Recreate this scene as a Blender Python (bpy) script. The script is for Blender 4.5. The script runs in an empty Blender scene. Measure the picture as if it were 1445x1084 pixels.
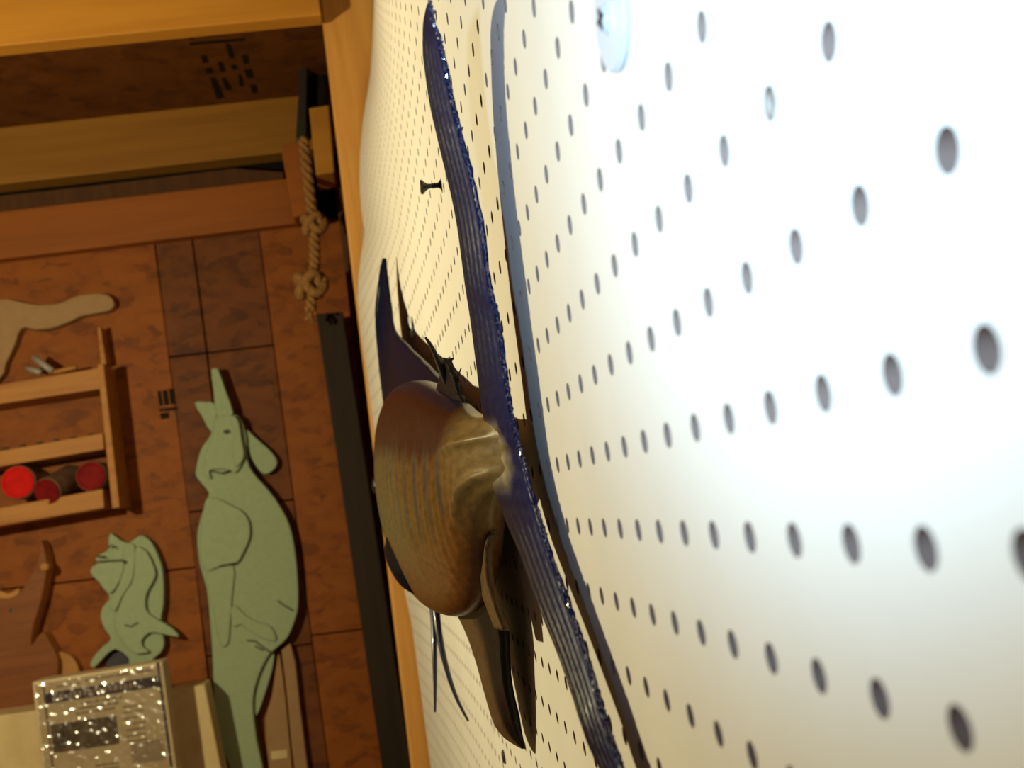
import bpy, bmesh, math, random
import numpy as np
from mathutils import Vector, Matrix
random.seed(7)
rng = np.random.default_rng(5)
S = bpy.context.scene
C = S.collection

# ------------------------------------------------------------------ camera, world, lights, exposure
FPX = 1565.1
CAM = Vector((-0.07631, -0.15240, 0.04262))          # 7.6 cm off the pegboard (plane x = 0), looking along it (+y)
RT = Vector((0.98060898, -0.11939016, -0.15540919))
UP = Vector((0.14182197, -0.11496306, 0.98319379))
BK = Vector((-0.13524998, -0.98616909, -0.09580166))
cd = bpy.data.cameras.new('camera'); cam = bpy.data.objects.new('camera', cd); C.objects.link(cam)
cam.matrix_world = Matrix(((RT.x, UP.x, BK.x, CAM.x), (RT.y, UP.y, BK.y, CAM.y), (RT.z, UP.z, BK.z, CAM.z), (0, 0, 0, 1)))
cd.sensor_width = 36; cd.lens = FPX / 1445 * 36
cd.clip_start = 0.01
cd.dof.use_dof = True; cd.dof.focus_distance = 0.62; cd.dof.aperture_fstop = 15.5
S.camera = cam
W = bpy.data.worlds.new('World'); S.world = W; W.use_nodes = True
W.node_tree.nodes['Background'].inputs[0].default_value = (1, .72, .42, 1)
W.node_tree.nodes['Background'].inputs[1].default_value = 0.08
def lamp(name, loc, power, col, radius):
    l = bpy.data.lights.new(name, 'POINT'); l.energy = power; l.color = col; l.shadow_soft_size = radius
    o = bpy.data.objects.new(name, l); C.objects.link(o); o.location = loc
lamp('ceiling_bulb', (-0.90, 0.82, 0.36), 44, (1, .87, .50), .022)
sp = bpy.data.lights.new('cool_work_light', 'SPOT'); sp.energy = 8; sp.color = (.49, .74, 1); sp.shadow_soft_size = .02
sp.spot_size = math.radians(98); sp.spot_blend = .9                 # small cool lamp beside the camera, aimed at the near end of the board
so = bpy.data.objects.new('cool_work_light', sp); C.objects.link(so); so.location = (-.20, -.10, .10)
so.rotation_euler = (Vector((0, .035, .185)) - so.location).to_track_quat('-Z', 'Y').to_euler()
S.view_settings.view_transform = 'Standard'; S.view_settings.look = 'None'
S.view_settings.gamma = 1; S.view_settings.use_curve_mapping = False
S.view_settings.exposure = 0.0

# ------------------------------------------------------------------ helpers
def ray(u, v):
    return RT * ((u - 722.5) / FPX) + UP * (-(v - 542) / FPX) - BK
def onY(u, v, y):
    d = ray(u, v); return CAM + d * ((y - CAM.y) / d.y)
def onX(u, v, x):
    d = ray(u, v); return CAM + d * ((x - CAM.x) / d.x)
def onZ(u, v, z):
    d = ray(u, v); return CAM + d * ((z - CAM.z) / d.z)
def at(u, v, D):                                     # point D metres along the wall from the camera
    return onY(u, v, CAM.y + D)

def mesh_obj(name, verts, faces, mat, parent=None, smooth=False, mats=None, fmat=None):
    off = parent['_o'] if parent is not None and '_o' in parent else (0, 0, 0)
    off = Vector(off)
    me = bpy.data.meshes.new(name)
    me.from_pydata([tuple(Vector(v) - off) for v in verts], [], faces)
    for m in (mats or [mat]): me.materials.append(m)
    if fmat is not None: me.polygons.foreach_set('material_index', fmat)
    if smooth: me.polygons.foreach_set('use_smooth', [True] * len(me.polygons))
    me.update()
    bm = bmesh.new(); bm.from_mesh(me); bmesh.ops.recalc_face_normals(bm, faces=bm.faces); bm.to_mesh(me); bm.free()
    o = bpy.data.objects.new(name, me); C.objects.link(o)
    if parent is not None:
        o.parent = parent; o['_o'] = tuple(off)
    else: o['_o'] = (0.0, 0.0, 0.0)
    return o
def thing(name, loc, label, cat, group=None):
    o = bpy.data.objects.new(name, None); C.objects.link(o); o.location = loc; o.empty_display_size = .03
    o['_o'] = tuple(loc); tag(o, label, cat, group); return o
def tag(o, label, cat, group=None):
    o['label'] = label; o['category'] = cat
    if group: o['group'] = group
    return o
def struct(o): o['kind'] = 'structure'; return o
def bevel(o, w, seg=2):
    m = o.modifiers.new('bevel', 'BEVEL'); m.width = w; m.segments = seg; m.limit_method = 'ANGLE'; return o

def box_data(x0, x1, y0, y1, z0, z1):
    v = [(x, y, z) for x in (x0, x1) for y in (y0, y1) for z in (z0, z1)]
    f = [(0, 1, 3, 2), (4, 6, 7, 5), (0, 4, 5, 1), (2, 3, 7, 6), (0, 2, 6, 4), (1, 5, 7, 3)]
    return v, f
def box(name, x0, x1, y0, y1, z0, z1, mat, parent=None, bv=.002):
    v, f = box_data(x0, x1, y0, y1, z0, z1)
    o = mesh_obj(name, v, f, mat, parent)
    if bv: bevel(o, bv)
    return o
def hexa(name, quad, y0, y1, mat, parent=None, bv=.002):
    """board whose front face is a pixel quad (tl,tr,br,bl) at depth y0, going back to y1"""
    p = [onY(u, v, y0) for u, v in quad]
    vs = p + [Vector((q.x, y1, q.z)) for q in p]
    fs = [(0, 1, 2, 3), (7, 6, 5, 4)] + [(i, i + 4, (i + 1) % 4 + 4, (i + 1) % 4) for i in range(4)]
    o = mesh_obj(name, vs, fs, mat, parent)
    if bv: bevel(o, bv)
    return o
def smooth_loop(pts, n=4):
    out = []; N = len(pts)
    for i in range(N):
        p0, p1, p2, p3 = (np.array(pts[(i + k) % N], float) for k in (-1, 0, 1, 2))
        for k in range(n):
            t = k / n
            out.append(tuple(.5 * ((2 * p1) + (-p0 + p2) * t + (2 * p0 - 5 * p1 + 4 * p2 - p3) * t * t + (-p0 + 3 * p1 - 3 * p2 + p3) * t ** 3)))
    return out
def cutout(name, pts, y0, y1, mat, edge=None, parent=None, sm=3, bv=.003):
    """flat cut-out: pixel outline at front depth y0, real thickness back to y1"""
    q = smooth_loop(pts, sm) if sm > 1 else pts
    p = [onY(u, v, y0) for u, v in q]; n = len(p)
    vs = p + [Vector((a.x, y1, a.z)) for a in p]
    fs = [tuple(range(n)), tuple(range(2 * n - 1, n - 1, -1))] + [(i, i + n, (i + 1) % n + n, (i + 1) % n) for i in range(n)]
    o = mesh_obj(name, vs, fs, mat, parent, mats=[mat, edge or mat], fmat=[0, 0] + [1] * n)
    if bv: bevel(o, bv)
    return o
def tube(name, pts, radii, mat, parent=None, seg=8, twist=0):
    pts = [Vector(p) for p in pts]; n = len(pts)
    if not hasattr(radii, '__len__'): radii = [radii] * n
    vs = []; fs = []; prev = None
    for i, p in enumerate(pts):
        t = (pts[min(i + 1, n - 1)] - pts[max(i - 1, 0)]).normalized()
        a = prev if prev is not None else (Vector((0, 0, 1)) if abs(t.z) < .9 else Vector((1, 0, 0)))
        a = (a - t * a.dot(t)).normalized(); prev = a; b = t.cross(a)
        for k in range(seg):
            th = 2 * math.pi * k / seg
            vs.append(p + (a * math.cos(th) + b * math.sin(th)) * radii[i])
    for i in range(n - 1):
        for k in range(seg):
            fs.append((i * seg + k, i * seg + (k + 1) % seg, (i + 1) * seg + (k + 1) % seg, (i + 1) * seg + k))
    fs.append(tuple(range(seg))); fs.append(tuple(range(n * seg - 1, (n - 1) * seg - 1, -1)))
    return mesh_obj(name, vs, fs, mat, parent, smooth=True)
def lathe(name, origin, axis, prof, mat, parent=None, seg=24, mats=None, pm=None):
    axis = Vector(axis).normalized(); a = axis.orthogonal().normalized(); b = axis.cross(a); o = Vector(origin)
    vs = []; fs = []; fm = []
    for (r, h) in prof:
        for k in range(seg):
            th = 2 * math.pi * k / seg
            vs.append(o + axis * h + (a * math.cos(th) + b * math.sin(th)) * max(r, 1e-5))
    for i in range(len(prof) - 1):
        for k in range(seg):
            fs.append((i * seg + k, i * seg + (k + 1) % seg, (i + 1) * seg + (k + 1) % seg, (i + 1) * seg + k)); fm.append(pm[i] if pm else 0)
    fs.append(tuple(range(seg))); fm.append(pm[0] if pm else 0)
    fs.append(tuple(range(len(prof) * seg - 1, (len(prof) - 1) * seg - 1, -1))); fm.append(pm[-1] if pm else 0)
    o = mesh_obj(name, vs, fs, mat, parent, mats=mats, fmat=fm)
    return o
def catmull(pts, n):
    pts = [np.array(p, float) for p in pts]; out = []
    for i in range(len(pts) - 1):
        p0 = pts[max(i - 1, 0)]; p1 = pts[i]; p2 = pts[i + 1]; p3 = pts[min(i + 2, len(pts) - 1)]
        for k in range(n):
            t = k / n
            out.append(.5 * ((2 * p1) + (-p0 + p2) * t + (2 * p0 - 5 * p1 + 4 * p2 - p3) * t * t + (-p0 + 3 * p1 - 3 * p2 + p3) * t ** 3))
    out.append(pts[-1]); return out

# ------------------------------------------------------------------ materials
def newmat(name, col, rough=.6, spec=.5, metal=0, coat=0):
    m = bpy.data.materials.new(name); m.use_nodes = True; n = m.node_tree.nodes; b = n['Principled BSDF']
    b.inputs['Base Color'].default_value = (*col, 1); b.inputs['Roughness'].default_value = rough
    b.inputs['Specular IOR Level'].default_value = spec; b.inputs['Metallic'].default_value = metal
    b.inputs['Coat Weight'].default_value = coat; b.inputs['Coat Roughness'].default_value = .08
    return m
def nd(m, t, **kw):
    x = m.node_tree.nodes.new(t)
    for k, v in kw.items():
        if k in x.inputs: x.inputs[k].default_value = v
        else: setattr(x, k, v)
    return x
def link(m, a, b): m.node_tree.links.new(a, b)
def coords(m, scale=(1, 1, 1), rot=(0, 0, 0)):
    g = nd(m, 'ShaderNodeNewGeometry'); mp = nd(m, 'ShaderNodeMapping')
    mp.inputs['Scale'].default_value = scale; mp.inputs['Rotation'].default_value = rot
    link(m, g.outputs['Position'], mp.inputs['Vector']); return mp.outputs[0]
def ramp(m, fac, stops):
    r = nd(m, 'ShaderNodeValToRGB'); e = r.color_ramp.elements
    while len(e) < len(stops): e.new(.5)
    for el, (p, c) in zip(e, stops): el.position = p; el.color = (*c, 1)
    link(m, fac, r.inputs[0]); return r.outputs[0]
def bump(m, h, strength=.3, dist=.002):
    b = nd(m, 'ShaderNodeBump'); b.inputs['Strength'].default_value = strength; b.inputs['Distance'].default_value = dist
    link(m, h, b.inputs['Height']); link(m, b.outputs[0], m.node_tree.nodes['Principled BSDF'].inputs['Normal'])
def wood(name, c1, c2, scale=(3, 40, 40), rough=.6, bs=.25):
    m = newmat(name, c1, rough, .35); B = m.node_tree.nodes['Principled BSDF']
    n = nd(m, 'ShaderNodeTexNoise', Scale=1.0, Detail=6.0, Roughness=.6, Distortion=.6); link(m, coords(m, scale), n.inputs['Vector'])
    link(m, ramp(m, n.outputs['Fac'], [(.3, c2), (.62, c1)]), B.inputs['Base Color']); bump(m, n.outputs['Fac'], bs, .002); return m
def osb(name, c1, c2, c3):
    m = newmat(name, c1, .65, .3); B = m.node_tree.nodes['Principled BSDF']
    v = nd(m, 'ShaderNodeTexVoronoi', Scale=1.0); v.feature = 'F1'
    n0 = nd(m, 'ShaderNodeTexNoise', Scale=9.0, Detail=3.0)
    mp = coords(m, (26, 26, 50), (0, .5, 0)); ad = nd(m, 'ShaderNodeVectorMath', operation='ADD')
    link(m, mp, n0.inputs['Vector']); n0.inputs['Scale'].default_value = .7
    sc = nd(m, 'ShaderNodeVectorMath', operation='SCALE'); sc.inputs['Scale'].default_value = 2.0
    link(m, n0.outputs['Color'], sc.inputs[0]); link(m, mp, ad.inputs[0]); link(m, sc.outputs[0], ad.inputs[1]); link(m, ad.outputs[0], v.inputs['Vector'])
    n = nd(m, 'ShaderNodeTexNoise', Scale=14.0, Detail=8.0, Roughness=.68); link(m, coords(m, (1, 1, 1.8)), n.inputs['Vector'])
    mx = nd(m, 'ShaderNodeMixRGB'); mx.inputs[0].default_value = .7
    link(m, v.outputs['Color'], mx.inputs[1]); link(m, n.outputs['Fac'], mx.inputs[2])
    bw = nd(m, 'ShaderNodeRGBToBW'); link(m, mx.outputs[0], bw.inputs[0])
    link(m, ramp(m, bw.outputs[0], [(.36, c3), (.46, c2), (.62, c1)]), B.inputs['Base Color']); bump(m, bw.outputs[0], .3, .003); return m
def mottled(name, c1, c2, scale=25, rough=.7, bs=.15, spec=.4, coat=0, dist=.001):
    m = newmat(name, c1, rough, spec, 0, coat); B = m.node_tree.nodes['Principled BSDF']
    n = nd(m, 'ShaderNodeTexNoise', Scale=scale, Detail=6.0, Roughness=.6); link(m, coords(m), n.inputs['Vector'])
    link(m, ramp(m, n.outputs['Fac'], [(.35, c2), (.6, c1)]), B.inputs['Base Color']); bump(m, n.outputs['Fac'], bs, dist); return m
def vcol(name, rough=.35, spec=.5, coat=.3, bscale=(400, 400, 400), bs=.2):
    m = newmat(name, (1, 1, 1), rough, spec, 0, coat); B = m.node_tree.nodes['Principled BSDF']
    a = nd(m, 'ShaderNodeAttribute', attribute_name='Col')
    n = nd(m, 'ShaderNodeTexNoise', Scale=1.0, Detail=5.0); link(m, coords(m, bscale), n.inputs['Vector'])
    mx = nd(m, 'ShaderNodeMixRGB'); mx.blend_type = 'MULTIPLY'; mx.inputs[0].default_value = .55
    link(m, a.outputs['Color'], mx.inputs[1]); link(m, ramp(m, n.outputs['Fac'], [(.3, (.45, .45, .45)), (.65, (1.2, 1.15, 1.1))]), mx.inputs[2])
    link(m, mx.outputs[0], B.inputs['Base Color']); bump(m, n.outputs['Fac'], bs, .001); return m

M_peg = mottled('pegboard_paint', (.79, .77, .715), (.75, .73, .67), 9, .55, .06, .3)
M_osb = osb('osb', (.29, .080, .006), (.245, .063, .0045), (.17, .042, .003))
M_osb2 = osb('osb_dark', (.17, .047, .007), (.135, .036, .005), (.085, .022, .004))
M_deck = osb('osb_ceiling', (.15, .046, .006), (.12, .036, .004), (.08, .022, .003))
M_pine = wood('pine', (.50, .215, .022), (.40, .16, .015), (2, 22, 34))
M_pinev = wood('pine_vertical', (.66, .33, .075), (.50, .21, .042), (30, 30, 2))
M_pine2 = wood('pine_red', (.31, .086, .007), (.24, .064, .005), (2, 22, 40))
M_dark = wood('dark_strip', (.028, .014, .006), (.014, .007, .003), (40, 40, 3), .7)
M_brown = wood('brown_upright', (.10, .034, .007), (.065, .021, .004), (40, 40, 3), .7)
M_gap = newmat('gap_black', (.012, .008, .005), .9, .1)
M_foam = mottled('green_foam', (.34, .43, .275), (.31, .395, .245), 90, .75, .2, .25)
M_foamedge = mottled('green_foam_edge', (.28, .35, .22), (.24, .28, .16), 160, .8, .4, .2)
M_mark = newmat('dark_line', (.07, .07, .055), .8, .2)
M_plate = wood('plate_pine', (.33, .14, .014), (.26, .105, .009), (2, 22, 34))
M_stamp = newmat('stamp_ink', (.018, .011, .006), .8, .1)
M_tan = mottled('tan_board', (.36, .215, .10), (.33, .19, .085), 40, .7, .1)
M_ply = wood('plywood_red', (.24, .075, .018), (.175, .05, .012), (6, 20, 60), .6)
M_plyedge = wood('plywood_edge', (.50, .24, .075), (.40, .17, .05), (10, 120, 10), .7)
M_cream = mottled('cream_card', (.66, .52, .27), (.60, .46, .23), 30, .6, .1)
M_rope = mottled('rope', (.36, .18, .06), (.22, .10, .03), 160, .9, .6, .15)
M_steel = newmat('dark_steel', (.05, .045, .04), .45, .5, .6)
M_grey = newmat('grey_tube', (.33, .29, .24), .4, .5)
M_red = mottled('red_can_base', (.62, .010, .008), (.5, .008, .006), 60, .7, .1, .1)
M_reddark = mottled('dark_red_can_base', (.22, .010, .010), (.15, .006, .008), 60, .7, .1, .1)
M_can = mottled('can_side', (.20, .11, .07), (.12, .06, .035), 40, .4, .1)
M_hole = newmat('raw_hardboard', (.40, .30, .25), .8, .2)
M_zinc = newmat('zinc', (.72, .78, .86), .3, .6, .25)
M_screw = newmat('black_screw', (.012, .012, .013), .35, .5, .3)
M_floor = mottled('concrete', (.30, .27, .23), (.24, .21, .18), 6, .8, .2)
M_wallp = osb('osb_side', (.36, .135, .03), (.26, .09, .018), (.14, .045, .01))
M_slate = newmat('slate_blue', (.06, .055, .075), .6, .3)

# ------------------------------------------------------------------ the room
YB = 2.30; YE = 1.70                                  # back wall, far edge of the pegboard
H = lambda h: CAM.z + h
ZC = H(.955); ZF = H(-1.45)
struct(box('floor', -3.1, .2, -2.0, 2.75, ZF - .05, ZF, M_floor, bv=0))
struct(box('wall_left', -3.2, -3.1, -2.0, 2.75, ZF, ZC, M_wallp, bv=0))
struct(box('wall_front', -3.1, .2, -2.1, -2.0, ZF, ZC, M_wallp, bv=0))
struct(box('wall_right', .13, .2, -2.0, 2.75, ZF, ZC, M_wallp, bv=0))
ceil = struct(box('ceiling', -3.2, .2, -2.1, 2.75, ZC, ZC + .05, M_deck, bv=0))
# stamped print on the ceiling sheathing: blocks too worn to read
for k, q in enumerate([[(262, 41), (292, 37), (292, 43), (266, 47)], [(262, 41), (268, 41), (275, 55), (267, 56)], [(296, 36), (306, 34), (308, 39), (298, 41)], [(325, 34), (336, 34), (339, 44), (328, 45)],
           [(267, 60), (345, 54), (347, 58), (268, 64)], [(318, 62), (325, 62), (332, 82), (324, 83)], [(283, 79), (291, 78), (295, 88), (287, 90)], [(289, 97), (298, 95), (302, 103), (292, 105)],
           [(296, 110), (304, 109), (317, 138), (306, 140)], [(307, 88), (314, 87), (319, 101), (311, 102)], [(312, 110), (318, 109), (328, 126), (320, 128)], [(325, 92), (333, 91), (336, 98), (328, 99)],
           [(336, 106), (341, 105), (345, 121), (338, 123)], [(341, 78), (350, 77), (352, 90), (344, 91)], [(344, 99), (355, 97), (359, 110), (349, 111)], [(352, 120), (362, 119), (364, 131), (356, 132)]]):
    p = [onZ(u, v, ZC - .0006) for u, v in q]
    mesh_obj('stamp_print', p + [a + Vector((0, 0, .0008)) for a in p], [(3, 2, 1, 0), (4, 5, 6, 7)] + [(i, (i + 1) % 4, (i + 1) % 4 + 4, i + 4) for i in range(4)], M_stamp, ceil)
wb = struct(box('wall_back', -3.1, .13, 2.42, 2.47, ZF, ZC, M_gap, bv=0))
# sheathing panels of the back wall: pixel corners of each seam
top = H(.757)
def panel(quad, m, dy=0.0):
    hexa('osb_panel', quad, YB + dy, YB + .03, m, wb, .0015)
e3 = lambda v: 365 + .13 * (v - 320)
panel([(-700, 452), (217, 340), (276, 800), (-640, 905)], M_osb)
panel([(-640, 907), (276, 802), (345, 1420), (-560, 1520)], M_osb)
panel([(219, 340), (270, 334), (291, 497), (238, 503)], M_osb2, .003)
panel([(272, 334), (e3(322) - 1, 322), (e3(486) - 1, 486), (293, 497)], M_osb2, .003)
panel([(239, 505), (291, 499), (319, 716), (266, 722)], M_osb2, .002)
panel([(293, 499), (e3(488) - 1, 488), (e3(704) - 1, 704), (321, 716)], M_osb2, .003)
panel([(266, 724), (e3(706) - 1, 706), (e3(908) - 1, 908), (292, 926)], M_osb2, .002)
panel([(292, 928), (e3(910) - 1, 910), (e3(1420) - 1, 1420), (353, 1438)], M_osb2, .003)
panel([(e3(322), 322), (560, 298), (636, 872), (e3(896), 896)], M_osb)
panel([(e3(898), 898), (636, 874), (706, 1400), (e3(1420), 1420)], M_osb)
# stamp on the sheathing
for q in [[(222, 552), (227, 551), (230, 572), (225, 573)], [(229, 551), (236, 550), (239, 571), (232, 572)], [(238, 549), (245, 548), (248, 570), (241, 571)], [(224, 577), (250, 574), (250, 578), (225, 581)], [(226, 584), (238, 582), (239, 590), (227, 592)]]:
    hexa('stamp_print', q, YB - .0006, YB + .002, M_stamp, wb, 0)

# joists and plates
tag(box('ceiling_joist', -3.1, onY(451, 5, 1.66).x, 1.66, 1.70, H(.842), ZC, M_pine), 'pale pine ceiling joist lit by the lamp, under the stamped ceiling sheathing', 'joist')
tag(box('top_plate', -3.1, -.02, 2.30, 2.36, H(.828), ZC, M_plate), 'pale timber top plate tight under the stamped ceiling sheathing', 'beam')
tag(box('header_board', -3.1, -.12, YB - .035, YB, H(.654), H(.757), M_pine2), 'reddish brown header board along the top of the back wall', 'board')
v = [onY(-60, 283, 2.36), onY(135, 262, 2.36), onY(330, 238, 2.36), onY(400, 243, 2.36), onY(400, 252, 2.36), onY(-60, 320, 2.36)]
mesh_obj('slanted_board', v + [a + Vector((0, .02, 0)) for a in v], [(0, 1, 2, 3, 4, 5), (11, 10, 9, 8, 7, 6)] + [(i, i + 6, (i + 1) % 6 + 6, (i + 1) % 6) for i in range(6)], M_brown)
tag(bpy.data.objects['slanted_board'], 'dark brown sloping board in the gap above the header board', 'board')
# post at the far end of the pegboard and the uprights beside it
def upright(name, L, R, y0, y1, m, label, cat):
    o = hexa(name, [L[0], R[0], R[1], L[1]], y0, y1, m, None, .003); return tag(o, label, cat)
P = 1.715
pt = [onY(450, -10, P), onY(582, 1100, P)]
vs = [pt[0], Vector((.125, P, pt[0].z)), Vector((.125, P, pt[1].z)), pt[1]]
vs = vs + [Vector((a.x, P + .10, a.z)) for a in vs]
post = mesh_obj('corner_post', vs, [(0, 1, 2, 3), (7, 6, 5, 4)] + [(i, i + 4, (i + 1) % 4 + 4, (i + 1) % 4) for i in range(4)], M_pinev)
post.data.update(); bevel(post, .004)
tag(post, 'knotty golden pine post behind the far edge of the pegboard', 'post')
upright('dark_upright', [(446, 443), (540, 1090)], [(484, 440), (582, 1088)], 2.17, 2.23, M_dark, 'black upright strip below the knotted rope', 'batten')  # near-black upright strip beside the brown stud
upright('brown_upright', [(470, 240), (570, 1090)], [(500, 236), (606, 1086)], 2.24, 2.29, M_brown, 'brown upright stud between the dark strip and the pine post', 'stud')

# ------------------------------------------------------------------ pegboard with real holes
edge_px = [(530, -60), (528, 0), (525, 70), (522, 110), (512, 170), (507, 230), (508, 280), (514, 330), (508, 370), (504, 410), (508, 460), (517, 520), (527, 600), (550, 740), (581, 880), (608, 1084), (640, 1300)]
ez = []
for (u, v_) in edge_px:
    q = onY(u, v_, YE); ez.append((q.z, q.x))
ez.sort(); EZ = np.array([a for a, b in ez]); EX = np.array([b for a, b in ez])
zz = np.linspace(-1.0, 1.2, 400); xx = np.interp(zz, EZ, EX)
ker = np.exp(-np.linspace(-2, 2, 9) ** 2); ker /= ker.sum(); xs = np.convolve(np.pad(xx, 4, 'edge'), ker, 'valid')
def warp(y, z):
    t = np.clip((y - .35) / (YE - .35), 0, 1)
    return np.interp((z - CAM.z) / (y - CAM.y + 1e-9) * (YE - CAM.y) + CAM.z, zz, xs) * t ** 2.2     # buckles fan out towards the far edge
PITCH = .0254
i0, i1 = -7, 66; j0, j1 = -31, 38
V = []; F = []; nv = 0
for i in range(i0, i1 + 1):
    n = 20 if i < 14 else (12 if i < 34 else 8)
    for j in range(j0, j1 + 1):
        cy, cz = i * PITCH, j * PITCH; h = PITCH / 2; r = .0034
        sq = [];
        for k in range(n):
            th = 2 * math.pi * (k + .5) / n; c, s = math.cos(th), math.sin(th); m = h / max(abs(c), abs(s))
            sq.append((cy + c * m, cz + s * m))
        cor = {}
        ring = [(cy + r * math.cos(2 * math.pi * (k + .5) / n), cz + r * math.sin(2 * math.pi * (k + .5) / n)) for k in range(n)]
        base = nv
        for y, z in sq: V.append((0, y, z))
        for y, z in ring: V.append((0, y, z))
        for y, z in ring: V.append((.006, y, z))
        corn = [(cy + h, cz + h), (cy - h, cz + h), (cy - h, cz - h), (cy + h, cz - h)]
        for y, z in corn: V.append((0, y, z))
        nv += 3 * n + 4
        for k in range(n):
            k2 = (k + 1) % n
            mid = 2 * math.pi * (k + 1) / n
            q = [base + k, base + k2, base + n + k2, base + n + k]
            # corner square vertex between k and k2?
            for ci, ca in enumerate((math.pi / 4, 3 * math.pi / 4, 5 * math.pi / 4, 7 * math.pi / 4)):
                a0 = 2 * math.pi * (k + .5) / n; a1 = a0 + 2 * math.pi / n
                if a0 + 1e-6 < ca < a1 - 1e-6: q = [base + k, base + 3 * n + ci, base + k2, base + n + k2, base + n + k]
            F.append(tuple(q))
            F.append((base + n + k, base + n + k2, base + 2 * n + k2, base + 2 * n + k))
A = np.array(V); A[:, 0] += warp(A[:, 1], A[:, 2])
me = bpy.data.meshes.new('pegboard'); me.from_pydata(A.tolist(), [], F); me.materials.append(M_peg); me.materials.append(M_hole); me.polygons.foreach_set('material_index', [0, 1] * (len(F) // 2)); me.update()
peg = bpy.data.objects.new('pegboard', me); C.objects.link(peg); peg['_o'] = (0., 0., 0.)
bm = bmesh.new(); bm.from_mesh(me); bmesh.ops.remove_doubles(bm, verts=bm.verts, dist=2e-5); bmesh.ops.recalc_face_normals(bm, faces=bm.faces)
# plain rim without holes at the far end, folded back for thickness
bm.to_mesh(me); bm.free()
tag(peg, 'cream painted warped pegboard panel full of round peg holes', 'pegboard')
ye = (i1 + .5) * PITCH
zs = np.linspace((j0 - .5) * PITCH, (j1 + .5) * PITCH, 60); vs = []; fs = []
for z in zs:
    x0 = float(warp(ye, z)); x1 = float(warp(YE, z))
    vs += [(x0, ye, z), (x1, YE, z), (x1 + .006, YE, z), (x0 + .006, ye, z)]
for k in range(len(zs) - 1):
    for a in range(3): fs.append((4 * k + a, 4 * k + a + 1, 4 * k + a + 5, 4 * k + a + 4))
mesh_obj('panel_rim', vs, fs, M_peg, peg)
def on_peg(u, v):
    x = 0.0
    for _ in range(12):
        q = onX(u, v, x); x = float(warp(q.y, q.z))
    return q
# washers with screws
def washer(u, v, R, label, dark=False):
    q = on_peg(u, v); t = thing('washer_screw', q, label, 'washer')
    lathe('washer', q, (-1, 0, 0), [(R * .32, 0), (R * .95, 0), (R, .0006), (R, .0016), (R * .94, .0022), (R * .30, .0022), (R * .30, .0004)], M_zinc, t, 40)
    s = lathe('screw_head', q, (-1, 0, 0), [(R * .30, .0002), (R * .30, .0024), (R * .22, .0036), (R * .09, .0037), (R * .07, .0018)], M_steel if dark else M_zinc, t, 20)
    for a in (0, 1):
        d = R * .2; w = R * .045
        b = box_data(q.x - .0041, q.x - .0034, q.y - (d if a else w), q.y + (d if a else w), q.z - (w if a else d), q.z + (w if a else d))
        mesh_obj('cross_slot', b[0], b[1], M_screw, s)
washer(868, 25, .0135, 'large bright zinc fender washer with cross-head screw, beside the tail shadow')
washer(581, 462, .012, 'small zinc washer and screw, behind the dorsal fin', True)
q = on_peg(712, 1068)
t = thing('flush_screw', q, 'dark screw head sunk in the pegboard, below the anal fin tip', 'screw')
lathe('screw_head', q, (-1, 0, 0), [(.0058, -.002), (.0058, .0008), (.004, .002), (.0015, .0022), (.001, .001)], M_steel, t, 16)
q = on_peg(622, 261)
t = thing('drywall_screw', q, 'black drywall screw sticking out of the pegboard, above the dorsal fin', 'screw')
lathe('bugle_head', q, (-1, 0, 0), [(.0016, .006), (.0019, .009), (.0032, .0110), (.0047, .0126), (.0052, .0134), (.0048, .0140), (.0015, .0138)], M_screw, t, 20)
lathe('shank', q, (-1, 0, 0), [(.0036, .0), (.0020, .0016)] + [(.0016 + (.0005 if k % 2 else 0), .0016 + k * .0008) for k in range(7)], M_screw, t, 14)
q = on_peg(1086, 145)
t = thing('hole_plug', q, 'torn grey paper fibre plugging a peg hole, near the large washer', 'debris')
mesh_obj('fibre_lump', [q + Vector((-.0012 * random.random(), .0028 * math.cos(k * .7) * random.uniform(.5, 1.1), .0034 * math.sin(k * .7) * random.uniform(.5, 1.2))) for k in range(9)] + [q + Vector((.001, 0, 0))], [(k, (k + 1) % 9, 9) for k in range(9)], M_grey, t)

# ------------------------------------------------------------------ the mounted marlin
M_fish = vcol('fish_skin', .30, .16, .05, (260, 60, 260), .22)
M_fin = vcol('fin_skin', .34, .05, .01, (900, 120, 200), .35)
def setcol(o, cols):
    a = o.data.color_attributes.new('Col', 'FLOAT_COLOR', 'POINT')
    a.data.foreach_set('color', np.array([(*c, 1) for c in cols], dtype=np.float32).ravel())
fish = thing('mounted_marlin', (-.035, CAM.y + 1.0, H(.01)), 'glossy bronze marlin mount with navy fins and striped flank, hung on the pegboard', 'fish mount')
sec = [  # D, xc, a, top, bottom
    (.500, -.0128, .0020, .036, .003), (.515, -.0146, .0065, .037, .002), (.54, -.0170, .0128, .039, .000),
    (.57, -.0195, .0175, .043, -.010), (.61, -.0225, .0215, .053, -.040), (.66, -.0255, .026, .065, -.062), (.75, -.031, .0315, .083, -.076),
    (.90, -.0365, .0350, .101, -.084), (1.05, -.0395, .0352, .111, -.086), (1.20, -.042, .033, .112, -.086), (1.35, -.046, .027, .100, -.072),
    (1.45, -.049, .019, .070, -.045), (1.54, -.054, .010, .030, -.012), (1.62, -.058, .0055, .016, .004), (1.82, -.068, .0012, .011, .008)]
rows = catmull(sec, 14); NS = 72
vs = []; cols = []; fs = []
def mix(a, b, t): t = max(0, min(1, t)); return tuple(x * (1 - t) + y * t for x, y in zip(a, b))
bands = []
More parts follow.
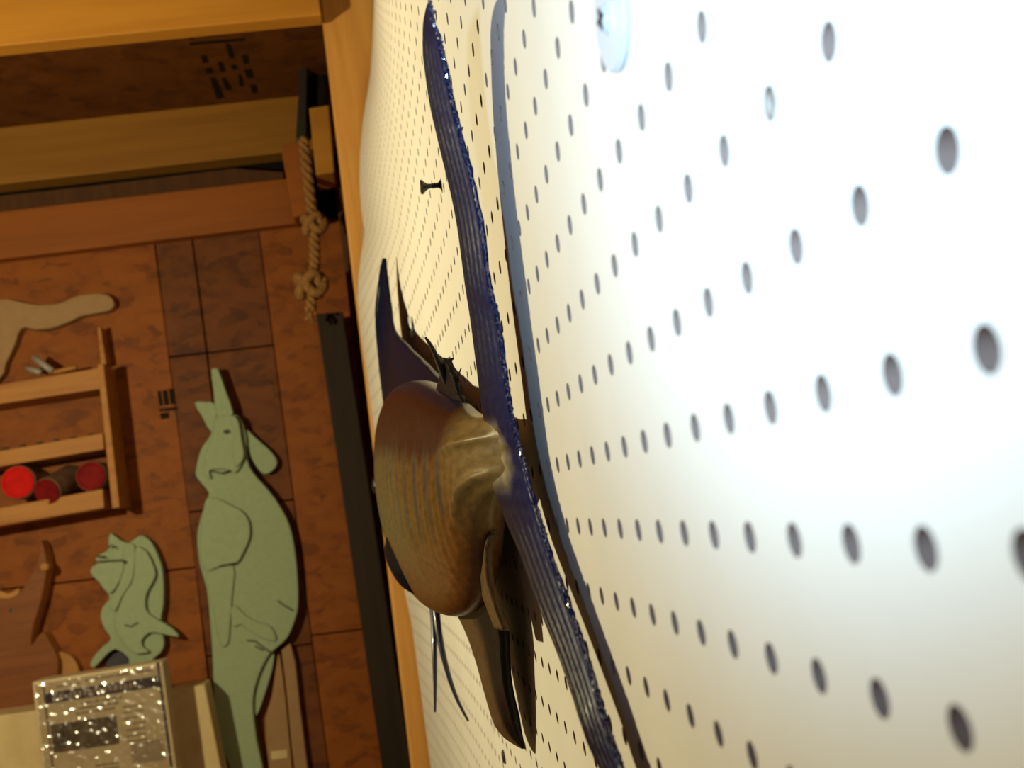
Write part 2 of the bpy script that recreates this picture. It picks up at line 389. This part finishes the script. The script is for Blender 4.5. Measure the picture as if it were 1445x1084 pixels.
for r_i, (D, xc, a, tp, bt) in enumerate(rows):
    zc = (tp + bt) / 2; b = (tp - bt) / 2
    ex = 1.0
    for k in range(NS):
        th = 2 * math.pi * k / NS; c, s = math.cos(th), math.sin(th)
        aa = a if c < 0 else a * .72
        # keels on the tail stalk
        kb = 1 + (.35 * math.exp(-((D - .545) / .035) ** 2)) * (math.exp(-((s - .45) / .13) ** 2) + math.exp(-((s + .55) / .13) ** 2)) * (1 if c < 0 else 0)
        sq = abs(c) ** .9 * (1 if c > 0 else -1)
        x = xc + aa * sq * kb; z = H(zc + b * s)
        wr = .0003 * math.sin(D * 420 + s * 9) * (1 if .56 < D < .9 else .2)
        vs.append((x + wr * c, CAM.y + D, z))
        h = s
        bronze = (.135, .070, .014); olive = (.115, .078, .020); back = (.034, .008, .003); navy = (.008, .009, .035); belly = (.15, .060, .014)
        col = mix(olive, bronze, (.95 - D) / .3)
        col = mix(belly, col, (h + .75) / .5)
        ph = (D - .60) / .036 + .25 * h
        st = (.5 + .5 * math.cos(2 * math.pi * ph)) ** 4
        if -.45 < h < .62 and D > .575: col = mix(col, (.045, .05, .05), st * .95 * min(1, (h + .45) * 3))
        col = mix(col, back, (h - .36 - .05 * math.cos(2 * math.pi * ph)) / .13)
        col = mix(col, navy, (h - .90) / .08 * (1 if D > .6 else 0))
        if D < .60: col = mix(col, (.21, .145, .055), (.60 - D) / .05)
        if D < .505: col = mix(col, (.05, .06, .14), (.505 - D) / .03)
        cols.append(col)
nr = len(rows)
for i in range(nr - 1):
    for k in range(NS): fs.append((i * NS + k, i * NS + (k + 1) % NS, (i + 1) * NS + (k + 1) % NS, (i + 1) * NS + k))
fs.append(tuple(range(NS))); fs.append(tuple(range(nr * NS - 1, (nr - 1) * NS - 1, -1)))
body = mesh_obj('body', vs, fs, M_fish, fish, smooth=True); setcol(body, cols)
ey = lathe('eye', Vector((-.073, CAM.y + 1.40, H(.035))), (-1, 0, .1), [(.012, -.012), (.012, 0), (.010, .003), (.005, .005), (.001, .0055)], M_screw, fish, 20)

def fin(name, lead, trail, tl, tt, colf, parent, n=8, nc=12, ridge=.0006, rk=5, jag=0, m=None, vein=0):
    """lens-section fin between a leading and a trailing edge given as world points; tl / tt half thickness"""
    L = catmull(lead, n); T = catmull(trail, n); vs = []; cols = []; fs = []; N = len(L)
    for i in range(N):
        t = i / (N - 1)
        for side in (-1, 1):
            for k in range(nc + 1):
                c = k / nc; p = L[i] * (1 - c) + T[i] * c
                if k == nc and jag: p = p + np.array([rng.normal() * jag * .5, -abs(rng.normal()) * jag * 1.6 - (jag * 5 if rng.random() < .06 else 0), rng.normal() * jag * .4])
                w = (tl(t) * (1 - c) + tt(t) * c) * (math.sqrt(max(0, 1 - (1 - min(1, c * 4 + .02)) ** 2)) if c < .25 else 1)
                w += ridge * math.cos(2 * math.pi * rk * c) * min(1, 4 * c) * min(1, 6 * t, 6 * (1 - t) + .1) * ((1 - math.exp(-((t - .55) / .10) ** 2)) if vein else 1)
                if vein: w += vein * math.cos(2 * math.pi * 40 * t) * math.exp(-((t - .55) / .055) ** 2) * min(1, 3 * c) * min(1, 4 * (1 - c))
                vs.append((p[0] + side * w, p[1], p[2])); cols.append(colf(t, c))
    w_ = 2 * (nc + 1)
    for i in range(N - 1):
        for s in (0, 1):
            for k in range(nc):
                a = i * w_ + s * (nc + 1) + k; fs.append((a, a + 1, a + w_ + 1, a + w_))
        a = i * w_
        fs.append((a, a + nc + 1, a + w_ + nc + 1, a + w_)); fs.append((a + nc, a + 2 * nc + 1, a + w_ + 2 * nc + 1, a + w_ + nc))
    for i in (0, N - 1):
        a = i * w_; fs.append(tuple([a + k for k in range(nc + 1)] + [a + nc + 1 + k for k in range(nc, -1, -1)]))
    o = mesh_obj(name, vs, fs, m or M_fin, parent, smooth=True); setcol(o, cols); return o
# tail: trailing edge and leading edge, pixel row + distance along the wall
TR = [(606, 3, .402), (612, 30, .412), (621, 60, .422), (629, 100, .432), (640, 150, .441), (652, 200, .447), (676, 300, .455), (690, 400, .461), (702, 450, .463), (712, 520, .466), (718, 560, .468), (725, 600, .470), (736, 640, .470), (750, 695, .464), (764, 740, .456), (777, 785, .444), (801, 850, .424), (824, 918, .406), (843, 978, .392), (853, 1015, .385), (874, 1075, .372), (908, 1170, .350), (950, 1270, .330)]
LE = [(605, 3, .404), (601, 30, .435), (603, 60, .452), (607, 100, .463), (614, 150, .475), (625, 200, .484), (648, 300, .497), (662, 400, .508), (669, 450, .512), (678, 520, .516), (684, 560, .519), (694, 600, .522), (700, 640, .524), (708, 690, .520), (723, 740, .508), (741, 785, .490), (764, 850, .462), (793, 918, .438), (815, 978, .420), (827, 1015, .410), (849, 1075, .396), (895, 1170, .366), (949, 1270, .331)]
def tailcol(t, c):
    k = abs(t - .545)
    navy = mix((.006, .006, .022), (.010, .016, .085), c * 1.1)
    navy = mix(navy, (.045, .028, .022), .6 * (1 - c) * (1 if t > .6 else .25))
    gold = (.21, .145, .055)
    gold = mix(gold, (.42, .36, .22), .5 + .5 * math.cos(2 * math.pi * 40 * t) + (.5 if .56 < t < .62 else 0))  # pale veins, plus the lower fan's silvery highlight painted into the colour
    e = (.545 - t - .012) / .05 if t < .545 else (t - .562) / .035
    return mix(gold, navy, max(0, e) + max(0, (c - .55)) * 3.5)
SH = lambda p: (p[0], p[1], p[2] + (.012 if p[1] < 700 else max(.003, .012 - (p[1] - 700) * .00003)))
tail = fin('tail_fin', [at(*SH(p)) for p in LE], [at(*SH(p)) for p in TR], lambda t: (.0040 + .004 * math.exp(-((t - .55) / .07) ** 2)) * min(1, t * 8 + .12, (1 - t) * 8 + .12), lambda t: .0008 * min(1, t * 8 + .12, (1 - t) * 8 + .12), tailcol, fish, n=9, nc=28, ridge=.0004, rk=6, jag=.00035, vein=.0003)
M_edge = newmat('glossy_fin_edge', (.03, .04, .12), .22, .8, 0, .6)  # glossy material for a bumpy tube added to catch sparkles along the tail edge
ep = catmull([at(*SH(p)) for p in TR], 26); er = [.0005 + .0007 * rng.random() ** 2 for _ in ep]
tube('trailing_edge_sparkle', [Vector(p) + Vector((rng.normal() * .0003, -.0006 + rng.normal() * .0003, rng.normal() * .0004)) for p in ep], er, M_edge, tail, 6).data.polygons.foreach_set('use_smooth', [False] * ((len(ep) - 1) * 6 + 2))
# dorsal: front lobe and low rear part, columns from base to top
base_D = [1.36, 1.31, 1.25, 1.19, 1.13, 1.06, .96, .84, .73, .64]
R_ = np.array(rows)
def back_pt(D, drop=.012):
    xc = np.interp(D, R_[:, 0], R_[:, 1]); tp = np.interp(D, R_[:, 0], R_[:, 3]); return (xc, CAM.y + D, H(tp - drop))
tops = [(536, 520, 1.31), (531, 440, 1.28), (541, 366, 1.26), (546, 392, 1.24), (551, 432, 1.20), (557, 466, 1.13), (577, 490, 1.0), (602, 514, .86), (632, 548, .72), (658, 584, .63)]
def dcol(t, c): return mix((.006, .004, .006), (.004, .006, .024), c * 2)
fin('dorsal_fin', [back_pt(D) for D in base_D], [at(*p) for p in tops], lambda t: .0055, lambda t: .0013, dcol, fish, n=8, nc=16, ridge=.0003, rk=1, jag=.0004)
# second dorsal, ragged, with dried filaments
sd = fin('second_dorsal_fin', [back_pt(D, .008) for D in (.70, .67, .645, .62, .60)], [at(*p) for p in [(626, 520, .655), (631, 506, .645), (641, 530, .63), (650, 556, .62), (667, 592, .60)]], lambda t: .0034, lambda t: .0012, lambda t, c: (.012, .009, .010), fish, n=5, nc=8, ridge=.0003, rk=2, jag=.0009)
def strand(px, r0, r1, m, parent, name='filament'):
    pts = catmull([at(*p) for p in px], 5); n = len(pts); return tube(name, pts, [r0 + (r1 - r0) * i / (n - 1) for i in range(n)], m, parent, 7)
M_fil = newmat('dried_filament', (.025, .018, .012), .6, .15)
strand([(646, 575, .655), (630, 540, .65), (618, 510, .65), (608, 488, .65), (600, 476, .65)], .0030, .0007, M_fil, sd)
strand([(644, 545, .635), (634, 516, .635), (626, 507, .635), (632, 509, .635), (640, 506, .635)], .0014, .0007, M_fil, sd)
strand([(641, 545, .63), (646, 532, .63), (651, 519, .63)], .0006, .0004, M_fil, sd)
# anal fins
fin('anal_fin', [at(*p) for p in [(640, 850, .79), (660, 890, .785), (675, 930, .78), (688, 975, .77), (700, 1015, .76), (714, 1040, .74), (737, 1057, .715)]],
    [at(*p) for p in [(700, 850, .635), (712, 892, .64), (714, 930, .655), (718, 970, .67), (726, 1005, .685), (733, 1035, .70), (741, 1057, .71)]],
    lambda t: .005 * min(1, (1 - t) * 3 + .15), lambda t: .0022 * min(1, (1 - t) * 3 + .15), lambda t, c: mix((.11, .065, .03), (.010, .008, .008), (c - .42) * 5), fish, n=8, nc=14, ridge=.0003, rk=3, jag=.0001)  # lit leading half and dark trailing half painted into the colour
sa = fin('second_anal_fin', [at(*p) for p in [(680, 740, .62), (676, 780, .63), (682, 830, .64), (702, 885, .63)]], [at(*p) for p in [(697, 748, .582), (690, 772, .584), (693, 825, .592), (715, 890, .60)]],
    lambda t: .0030, lambda t: .0016, lambda t, c: mix((.15, .08, .03), (.13, .085, .05), c), fish, n=8, nc=8, ridge=.0003, rk=2, jag=.0003)
# pelvic filaments and pectoral fin
M_pelv = mottled('pelvic_blue', (.020, .028, .10), (.03, .02, .02), 60, .35, .1, .5, .3)
strand([(608, 835, 1.02), (612, 870, 1.0), (613, 920, .985), (614, 965, .98), (614, 1005, .98)], .0040, .0010, M_pelv, fish, 'pelvic_fin')
strand([(613, 838, 1.0), (618, 885, .985), (628, 935, .975), (643, 982, .97), (661, 1018, .965)], .0040, .0010, M_pelv, fish, 'pelvic_fin')
fin('pectoral_fin', [at(*p) for p in [(546, 758, .96), (544, 780, .93), (552, 805, .905), (568, 828, .89), (590, 842, .88)]], [at(*p) for p in [(560, 756, .93), (573, 772, .885), (586, 798, .865), (591, 820, .865), (595, 843, .87)]],
    lambda t: .003 * min(1, (1 - t) * 3 + .15), lambda t: .0015 * min(1, (1 - t) * 3 + .15), lambda t, c: (.006, .006, .009), fish, n=6, nc=6, ridge=.0002, rk=2)
box('mounting_block', -.030, float(warp(CAM.y + 1.10, H(.01))) - .0003, CAM.y + .98, CAM.y + 1.10, H(-.02), H(.05), M_pine, fish)

# ------------------------------------------------------------------ things on the back wall
# tall green cut-out
kg = thing('animal_cutout', onY(340, 1084, YB), 'tall pale green foam animal cut-out with upright ears, leaning on the back wall', 'cutout')
y = YB - .035
cutout('body', [(327, 584), (341, 593), (348, 621), (349, 648), (357, 667), (380, 693), (396, 716), (408, 740), (415, 768), (420, 812), (421, 852), (417, 873), (405, 901), (383, 921), (374, 934), (363, 960), (357, 993), (362, 1043), (370, 1098), (330, 1104), (323, 1080), (306, 1037), (302, 997), (300, 935), (296, 873), (291, 830), (282, 799), (278, 765), (279, 748), (284, 727), (291, 706), (294, 695), (279, 676), (276, 665), (283, 635), (297, 614), (300, 598), (306, 588)], y, YB, M_foam, M_foamedge, kg)
cutout('ear', [(298, 522), (303, 520), (308, 522), (318, 551), (329, 583), (318, 590), (306, 588), (301, 549)], y - .008, YB, M_foam, M_foamedge, kg, 2)
cutout('ear', [(274, 568), (290, 567), (303, 569), (306, 586), (299, 611), (285, 588)], y + .004, YB, M_foam, M_foamedge, kg, 2)
cutout('drooping_ear', [(346, 606), (361, 618), (382, 637), (391, 651), (387, 662), (375, 669), (364, 662), (352, 639)], y + .012, YB, M_foam, M_foamedge, kg)
hd = cutout('head', [(306, 591), (325, 586), (336, 592), (343, 620), (345, 645), (333, 667), (318, 662), (296, 664), (298, 676), (288, 668), (290, 640), (299, 616)], y - .010, y + .004, M_foam, M_foamedge, kg)
cutout('cheek_strip', [(327, 588), (336, 594), (341, 622), (344, 645), (332, 660), (329, 640), (328, 612)], y - .016, y - .008, M_foam, M_foamedge, kg)
cutout('eye', [(314, 609), (321, 606), (326, 609), (321, 613)], y - .0105, y - .008, M_mark, None, hd, 2, .0005)
cutout('shoulder_piece', [(291, 704), (308, 704), (324, 712), (342, 722), (352, 738), (352, 760), (341, 785), (333, 795), (310, 800), (293, 806), (285, 795), (282, 765), (285, 735)], y - .012, y + .004, M_foam, M_foamedge, kg)
cutout('arm_piece', [(292, 812), (304, 803), (330, 799), (328, 840), (325, 880), (323, 905), (316, 914), (309, 906), (305, 880), (298, 850)], y - .006, y + .004, M_foam, M_foamedge, kg)
cutout('thigh_piece', [(326, 858), (334, 856), (346, 868), (364, 878), (382, 884), (390, 904), (372, 902), (352, 890), (340, 882), (328, 884)], y - .007, y + .004, M_foam, M_foamedge, kg)
for px in ([(310, 799), (320, 797), (332, 795)], [(348, 904), (360, 905), (372, 914), (382, 921)], [(392, 848), (402, 855), (414, 862)], [(296, 664), (312, 668), (325, 664)], [(360, 912), (372, 918)]):
    tube('dark_line', [onY(u, v, y - .0125 if v < 810 else y - .001) for u, v in px], .0016, M_mark, kg, 6)  # thin dark lines across the foam layers
cutout('rear_leg', [(372, 930), (386, 920), (384, 945), (372, 985), (362, 1010), (357, 1000), (362, 965)], y + .012, YB, M_foam, M_foamedge, kg)
# plywood pattern behind it
pl = thing('plywood_pattern', onY(400, 1084, YB), 'brown plywood pattern with two long legs, behind the tall green cut-out', 'cutout')
cutout('leg_piece', [(392, 926), (394, 922), (398, 945), (403, 985), (408, 1040), (413, 1092), (381, 1096), (375, 1045), (374, 1014), (383, 986)], YB - .014, YB, M_tan, M_plyedge, pl, 1)
cutout('leg_piece', [(397, 918), (410, 908), (417, 935), (424, 1000), (435, 1089), (416, 1092), (411, 1050), (404, 975)], YB - .022, YB, M_tan, M_plyedge, pl, 1)
hexa('glue_strip', [(382, 1061), (405, 1058), (406, 1070), (383, 1073)], YB - .0165, YB - .013, M_cream, pl, .0005)
# small green cut-out
sh = thing('animal_cutout', onY(190, 960, YB), 'small pale green curled foam cut-out with pointed beak, above the printed box', 'cutout')
cp = lambda L: [(110 + a / 5.16, 740 + b / 5.16) for a, b in L]
y = YB - .03
cutout('base_layer', cp([(235, 62), (300, 110), (370, 135), (440, 85), (490, 90), (540, 140), (580, 220), (615, 330), (625, 480), (620, 600), (605, 680), (615, 790), (628, 870), (600, 940), (545, 985), (560, 1040), (540, 1100), (380, 1100), (370, 980), (270, 910), (190, 970), (120, 1045), (85, 1030), (110, 970), (170, 900), (225, 855), (235, 820), (190, 760), (163, 680), (175, 610), (215, 560), (225, 520), (150, 420), (85, 350), (140, 285), (125, 240), (215, 190), (220, 130)]), y, YB, M_foam, M_foamedge, sh, 2)
cutout('curl_layer', cp([(430, 160), (500, 200), (560, 330), (555, 400), (500, 500), (490, 600), (520, 655), (600, 705), (690, 760), (735, 822), (620, 800), (520, 790), (462, 850), (480, 900), (520, 930), (430, 945), (370, 910), (300, 820), (270, 740), (280, 660), (330, 520), (390, 430), (410, 330), (415, 200)]), y - .014, y + .004, M_foam, M_foamedge, sh, 2)
cutout('beak_layer', cp([(85, 350), (140, 285), (330, 262), (310, 400), (230, 510), (150, 420)]), y - .010, y + .004, M_foam, M_foamedge, sh, 2)
cutout('neck_layer', cp([(335, 150), (415, 150), (410, 330), (385, 430), (320, 530), (270, 640), (225, 600), (240, 540), (300, 430), (330, 280)]), y - .007, y + .004, M_foam, M_foamedge, sh, 2)
cutout('eye', cp([(325, 270), (345, 262), (362, 278), (342, 292)]), y - .0085, y - .005, M_mark, None, sh, 2, .0005)
cutout('slate_patch', cp([(215, 960), (270, 915), (330, 935), (372, 985), (380, 1060), (210, 1080)]), YB - .006, YB, M_slate, None, sh, 2)
for px in ([(340, 735), (390, 745), (440, 715)], [(220, 168), (250, 150), (270, 175)], [(135, 275), (250, 265), (330, 262)], [(130, 232), (170, 238), (200, 236)]):
    tube('dark_line', [onY(a, b, y - .0148) for a, b in cp(px)], .0016, M_mark, sh, 6)
# tan template at the top left
tn = cutout('curved_template', [(-45, 412), (-10, 421), (12, 422), (40, 428), (62, 430), (85, 427), (110, 417), (140, 414), (155, 418), (161, 428), (156, 437), (140, 441), (115, 446), (95, 455), (72, 463), (50, 465), (30, 463), (20, 488), (8, 513), (0, 533), (-45, 560)], YB - .030, YB, M_tan, M_tan)
tag(tn, 'flat tan template with a long rounded arm, above the wooden rack', 'template')
# red-brown plywood template at the lower left
bt = thing('fish_template', onY(20, 1000, YB), 'thick red-brown plywood template with scooped edge, beside the small green cut-out', 'template')
cutout('board', [(-45, 842), (-10, 834), (6, 842), (18, 843), (30, 834), (40, 818), (49, 803), (55, 783), (57, 762), (62, 775), (66, 795), (64, 815), (57, 850), (47, 882), (43, 912), (52, 900), (60, 893), (70, 908), (81, 930), (80, 960), (76, 1060), (-45, 1070)], YB - .05, YB, M_ply, M_plyedge, bt, 2)
cutout('foot_piece', [(78, 925), (92, 922), (104, 930), (113, 950), (112, 985), (76, 985)], YB - .026, YB, M_plyedge, M_plyedge, bt, 2)
cutout('scoop_rim', [(-20, 838), (0, 834), (12, 838), (26, 830), (27, 838), (14, 845), (-2, 845), (-20, 848)], YB - .052, YB - .04, M_plyedge, M_plyedge, bt, 2)
lathe('peg', onY(65, 800, YB - .05), (0, -1, 0), [(.009, -.02), (.009, .012), (.006, .016), (.001, .017)], M_plyedge, bt, 14)
lathe('screw_hole', onY(15, 862, YB - .05), (0, -1, 0), [(.004, -.004), (.004, .0006)], M_mark, bt, 12)

# wooden rack with cans
rk = thing('wall_rack', onY(60, 735, YB), 'small open wooden rack with three shelves fixed to the back wall', 'rack')
yf = YB - .105
M_rack = wood('rack_wood', (.46, .20, .045), (.34, .125, .026), (3, 20, 40))
for a, b, c, d in ((546, 518, 572, 548), (640, 611, 662, 634), (721, 690, 746, 717)):
    hexa('shelf', [(-60, a + 7), (145, b), (147, d), (-60, c + 7)], yf, YB, M_rack, rk)
s = onY(140, 516, yf); e = onY(165, 718, yf)
sx = [onY(137, 514, yf), onY(147, 513, yf), onY(168, 716, yf), onY(158, 718, yf)]
hexa('side_panel', [(137, 514), (146, 513), (169, 716), (158, 718)], yf - .001, YB, M_rack, rk)
hexa('side_panel', [(137, 462), (142, 461), (150, 514), (142, 515)], YB - .05, YB, M_rack, rk)
for k in range(6):
    p_ = onY(8 + k * 24, 634 - k * 3.9, yf + .03)
    lathe('drilled_hole', p_, (0, -.3, 1), [(.006, -.004), (.006, .003)], M_mark, rk, 10)
def can(u, v, R, L, ax, m, label):
    q = onY(u, v, yf - .004); ax = Vector(ax).normalized()
    t = thing('spray_can', q, label, 'can')
    lathe('can_body', q, ax, [(R * .93, .002), (R, .004), (R, L), (R * .9, L + .006)], M_can, t, 28)
    lathe('can_base', q, ax, [(R * .3, -.0005), (R * .72, -.0008), (R * .80, -.003), (R * .92, -.003), (R * .94, .003)], m, t, 28)
can(25, 681, .0345, .095, (.02, 1, 0), M_red, 'can lying on the bottom rack shelf with a bright red end')
can(66, 694, .028, .10, (.30, 1, .30), M_reddark, 'tilted can with a dark red end, between the two others on the rack')
can(128, 672, .031, .09, (.02, 1, 0), M_reddark, 'can with a dull red end lying against the rack side panel')
for (a, b, lab, r) in (((48, 505), (74, 524), 'grey tube lying slanted on the top rack shelf, uppermost', .007), ((38, 520), (58, 526), 'short pale tube lying on the top rack shelf, under the slanted one', .006), ((70, 527), (108, 518), 'thin beige stick lying flat on the top rack shelf', .005)):
    o = tube('small_tube', [onY(*a, yf + .04), onY((a[0] + b[0]) / 2, (a[1] + b[1]) / 2, yf + .035), onY(*b, yf + .03)], r, M_grey if 'stick' not in lab else M_rack, None, 10); tag(o, lab, 'tube')

# rope, blocks and steel strip by the post
rp = thing('knotted_rope', onY(440, 440, 2.10), 'frayed beige rope with two knots, hanging beside the pine post', 'rope')
path = catmull([onY(*p, 2.10) for p in [(428, 196), (433, 240), (439, 290), (443, 330), (444, 370), (441, 400), (438, 438)]], 14)
for s_ in range(3):
    pts = []
    for i, p in enumerate(path):
        th = i * .55 + s_ * 2.094; pts.append(Vector(p) + Vector((math.cos(th), math.sin(th), 0)) * .0065)
    tube('strand', pts, .0062, M_rope, rp, 7)
def knot(u, v, R, r, turns):
    c = onY(u, v, 2.095); pts = []
    for i in range(60 * turns):
        th = i / 60 * 2 * math.pi
        pts.append(c + Vector((R * math.cos(th) * (1 + .25 * math.cos(th * 1.5)), R * .7 * math.sin(th), R * .9 * math.sin(th * 1.5))))
    tube('knot', pts, r, M_rope, rp, 8)
knot(443, 316, .017, .009, 2); knot(438, 402, .022, .011, 2)
for k in range(7):
    a = Vector(path[-1]); tube('frayed_end', [Vector(path[-6]), a + Vector((random.uniform(-.012, .012), 0, .005)), a + Vector((random.uniform(-.02, .02), random.uniform(-.005, .005), random.uniform(-.03, -.01)))], .0028, M_rope, rp, 5)
def quadthing(name, q, y0, y1, m, label, cat): return tag(hexa(name, q, y0, y1, m, None, .003), label, cat)
quadthing('wood_block', [(396, 206), (422, 198), (442, 300), (414, 307)], 2.13, 2.22, M_pine2, 'rough reddish wood block behind the upper end of the rope', 'block')
quadthing('wood_block', [(436, 152), (464, 148), (472, 243), (446, 247)], 2.09, 2.20, M_pine, 'pale cut wood block, against the pine post', 'block')
quadthing('steel_strip', [(424, 84), (434, 83), (432, 194), (417, 198)], 2.15, 2.17, M_steel, 'narrow dark steel strip hanging above the rope', 'strip')
quadthing('steel_bracket', [(434, 80), (456, 78), (462, 150), (432, 190)], 2.19, 2.25, M_gap, 'black bracket behind the pale cut wood block', 'bracket')

# ------------------------------------------------------------------ boxes on a bench
zb = H(-.56)
bn = thing('workbench', (-1.3, 2.05, zb), 'wooden workbench along the back wall carrying the boxes', 'bench')
box('bench_top', -3.0, -.35, 1.72, YB, zb - .04, zb, M_pine2, bn, .004)
for x in (-2.9, -1.6, -.45): box('leg', x - .04, x + .04, 1.76, 1.84, ZF, zb - .04, M_pine2, bn, .004)
def tilted_box(name, quad, y0, y1, m, label, cat, parent=None):
    """front quad in pixels, lower edge carried down to the bench"""
    p = [onY(u, v, y0) for u, v in quad]
    for a, b in ((0, 3), (1, 2)):
        d = p[b] - p[a]; k = (zb - p[a].z) / d.z; p[b] = p[a] + d * k
    vs = p + [Vector((q.x, y1, q.z)) for q in p]
    o = mesh_obj(name, vs, [(0, 1, 2, 3), (7, 6, 5, 4)] + [(i, i + 4, (i + 1) % 4 + 4, (i + 1) % 4) for i in range(4)], m, parent); bevel(o, .003)
    if parent is None: tag(o, label, cat)
    return o, p
tilted_box('cream_box', [(-60, 1018), (72, 1000), (84, 1084), (-50, 1100)], 2.14, 2.24, M_cream, 'plain cream cardboard box, in front of the red-brown template', 'box')
tilted_box('cream_box', [(236, 975), (289, 966), (312, 1084), (255, 1090)], 2.17, 2.245, M_cream, 'plain cream cardboard box between the printed box and the tall green cut-out', 'box')
M_case = mottled('case_card', (.62, .50, .31), (.56, .44, .26), 30, .4, .1)
cs = thing('printed_box', onY(150, 1084, 2.08), 'printed box in shiny crinkled plastic wrap with a dark title bar', 'box')
body_, pq = tilted_box('carton', [(45, 963), (229, 934), (249, 1084), (62, 1110)], 2.06, 2.12, M_case, '', '', cs)
Z0 = (45, 963), (229, 934), (249, 1084), (62, 1110)
def lab(s, t):                                         # label coords 0..1 across the front, t down in box heights of the visible part
    tl, tr, br, bl = (np.array(a, float) for a in Z0); p = (tl * (1 - s) + tr * s) * (1 - t) + (bl * (1 - s) + br * s) * t; return (p[0], p[1])
M_title = newmat('title_purple', (.035, .022, .045), .35, .5)
M_print = newmat('print_grey', (.16, .10, .075), .5, .4)
M_photo = mottled('photo_print', (.14, .10, .05), (.03, .02, .012), 60, .5, .1)
M_pale = newmat('title_letters', (.34, .25, .20), .5, .4)
def lq(name, s0, s1, t0, t1, m, lift=.0006):
    return hexa(name, [lab(s0, t0), lab(s1, t0), lab(s1, t1), lab(s0, t1)], 2.06 - lift, 2.0606, m, cs, 0)
lq('title_bar', .09, .965, .125, .225, M_title)
lx = .14
for w in (.045, .05, .03, .035, .04, .03, .05, .035, .028, .04, .032, .045, .03, .04, .03, .04):
    if lx + w > .86: break
    lq('title_letter', lx, lx + w * .72, .150, .198, M_pale, .001); lx += w * 1.05 + (.03 if random.random() < .2 else 0)
lq('top_print', .18, .36, .075, .085, M_print); lq('top_print', .40, .92, .055, .067, M_print)
for k in range(3): lq('text_line', .34 - .02 * k, .66 - .03 * k, .265 + .045 * k, .277 + .045 * k, M_print)
lq('photo', .10, .60, .43, .70, M_photo)
for k in range(7): lq('text_line', .66, .80 + .02 * random.random(), .36 + .055 * k, .37 + .055 * k, M_print)
for k in range(9): lq('text_line', .68, .93, .72 + .022 * k, .729 + .022 * k, M_print)
for k in range(2): lq('text_line', .40, .58, .87 + .04 * k, .88 + .04 * k, M_print)
lq('border_line', .955, .975, .0, .98, M_title); lq('border_line', .075, .09, .03, 1.0, M_print)
# crinkled clear wrap
mw = bpy.data.materials.new('clear_wrap'); mw.use_nodes = True; nt = mw.node_tree
pb = nt.nodes['Principled BSDF']; pb.inputs['Base Color'].default_value = (1, 1, 1, 1); pb.inputs['Roughness'].default_value = .06; pb.inputs['Transmission Weight'].default_value = 1; pb.inputs['IOR'].default_value = 1.3
tr_ = nt.nodes.new('ShaderNodeBsdfTransparent'); gl = nt.nodes.new('ShaderNodeBsdfGlossy'); gl.inputs['Roughness'].default_value = .22
mxs = nt.nodes.new('ShaderNodeMixShader'); mxs.inputs[0].default_value = .30
nt.links.new(tr_.outputs[0], mxs.inputs[1]); nt.links.new(gl.outputs[0], mxs.inputs[2]); nt.links.new(mxs.outputs[0], nt.nodes['Material Output'].inputs[0])
vs = []; fs = []; nx, nz = 60, 44
for j in range(nz + 1):
    for i in range(nx + 1):
        s, t = i / nx, j / nz; q = onY(*lab(.02 + .96 * s, .02 + .98 * t), 2.056)
        a = .0026 * math.sin(s * 23 + 5 * math.sin(t * 9)) * math.sin(t * 31 + 4 * math.sin(s * 11)) + .0018 * rng.normal() * (1 if s < .62 else .5)
        vs.append((q.x, 2.0555 - abs(a) * 1.2, q.z))
for j in range(nz):
    for i in range(nx): a = j * (nx + 1) + i; fs.append((a, a + 1, a + nx + 2, a + nx + 1))
mesh_obj('plastic_wrap', vs, fs, mw, cs, smooth=True)

for o in bpy.data.objects:
    if '_o' in o: del o['_o']
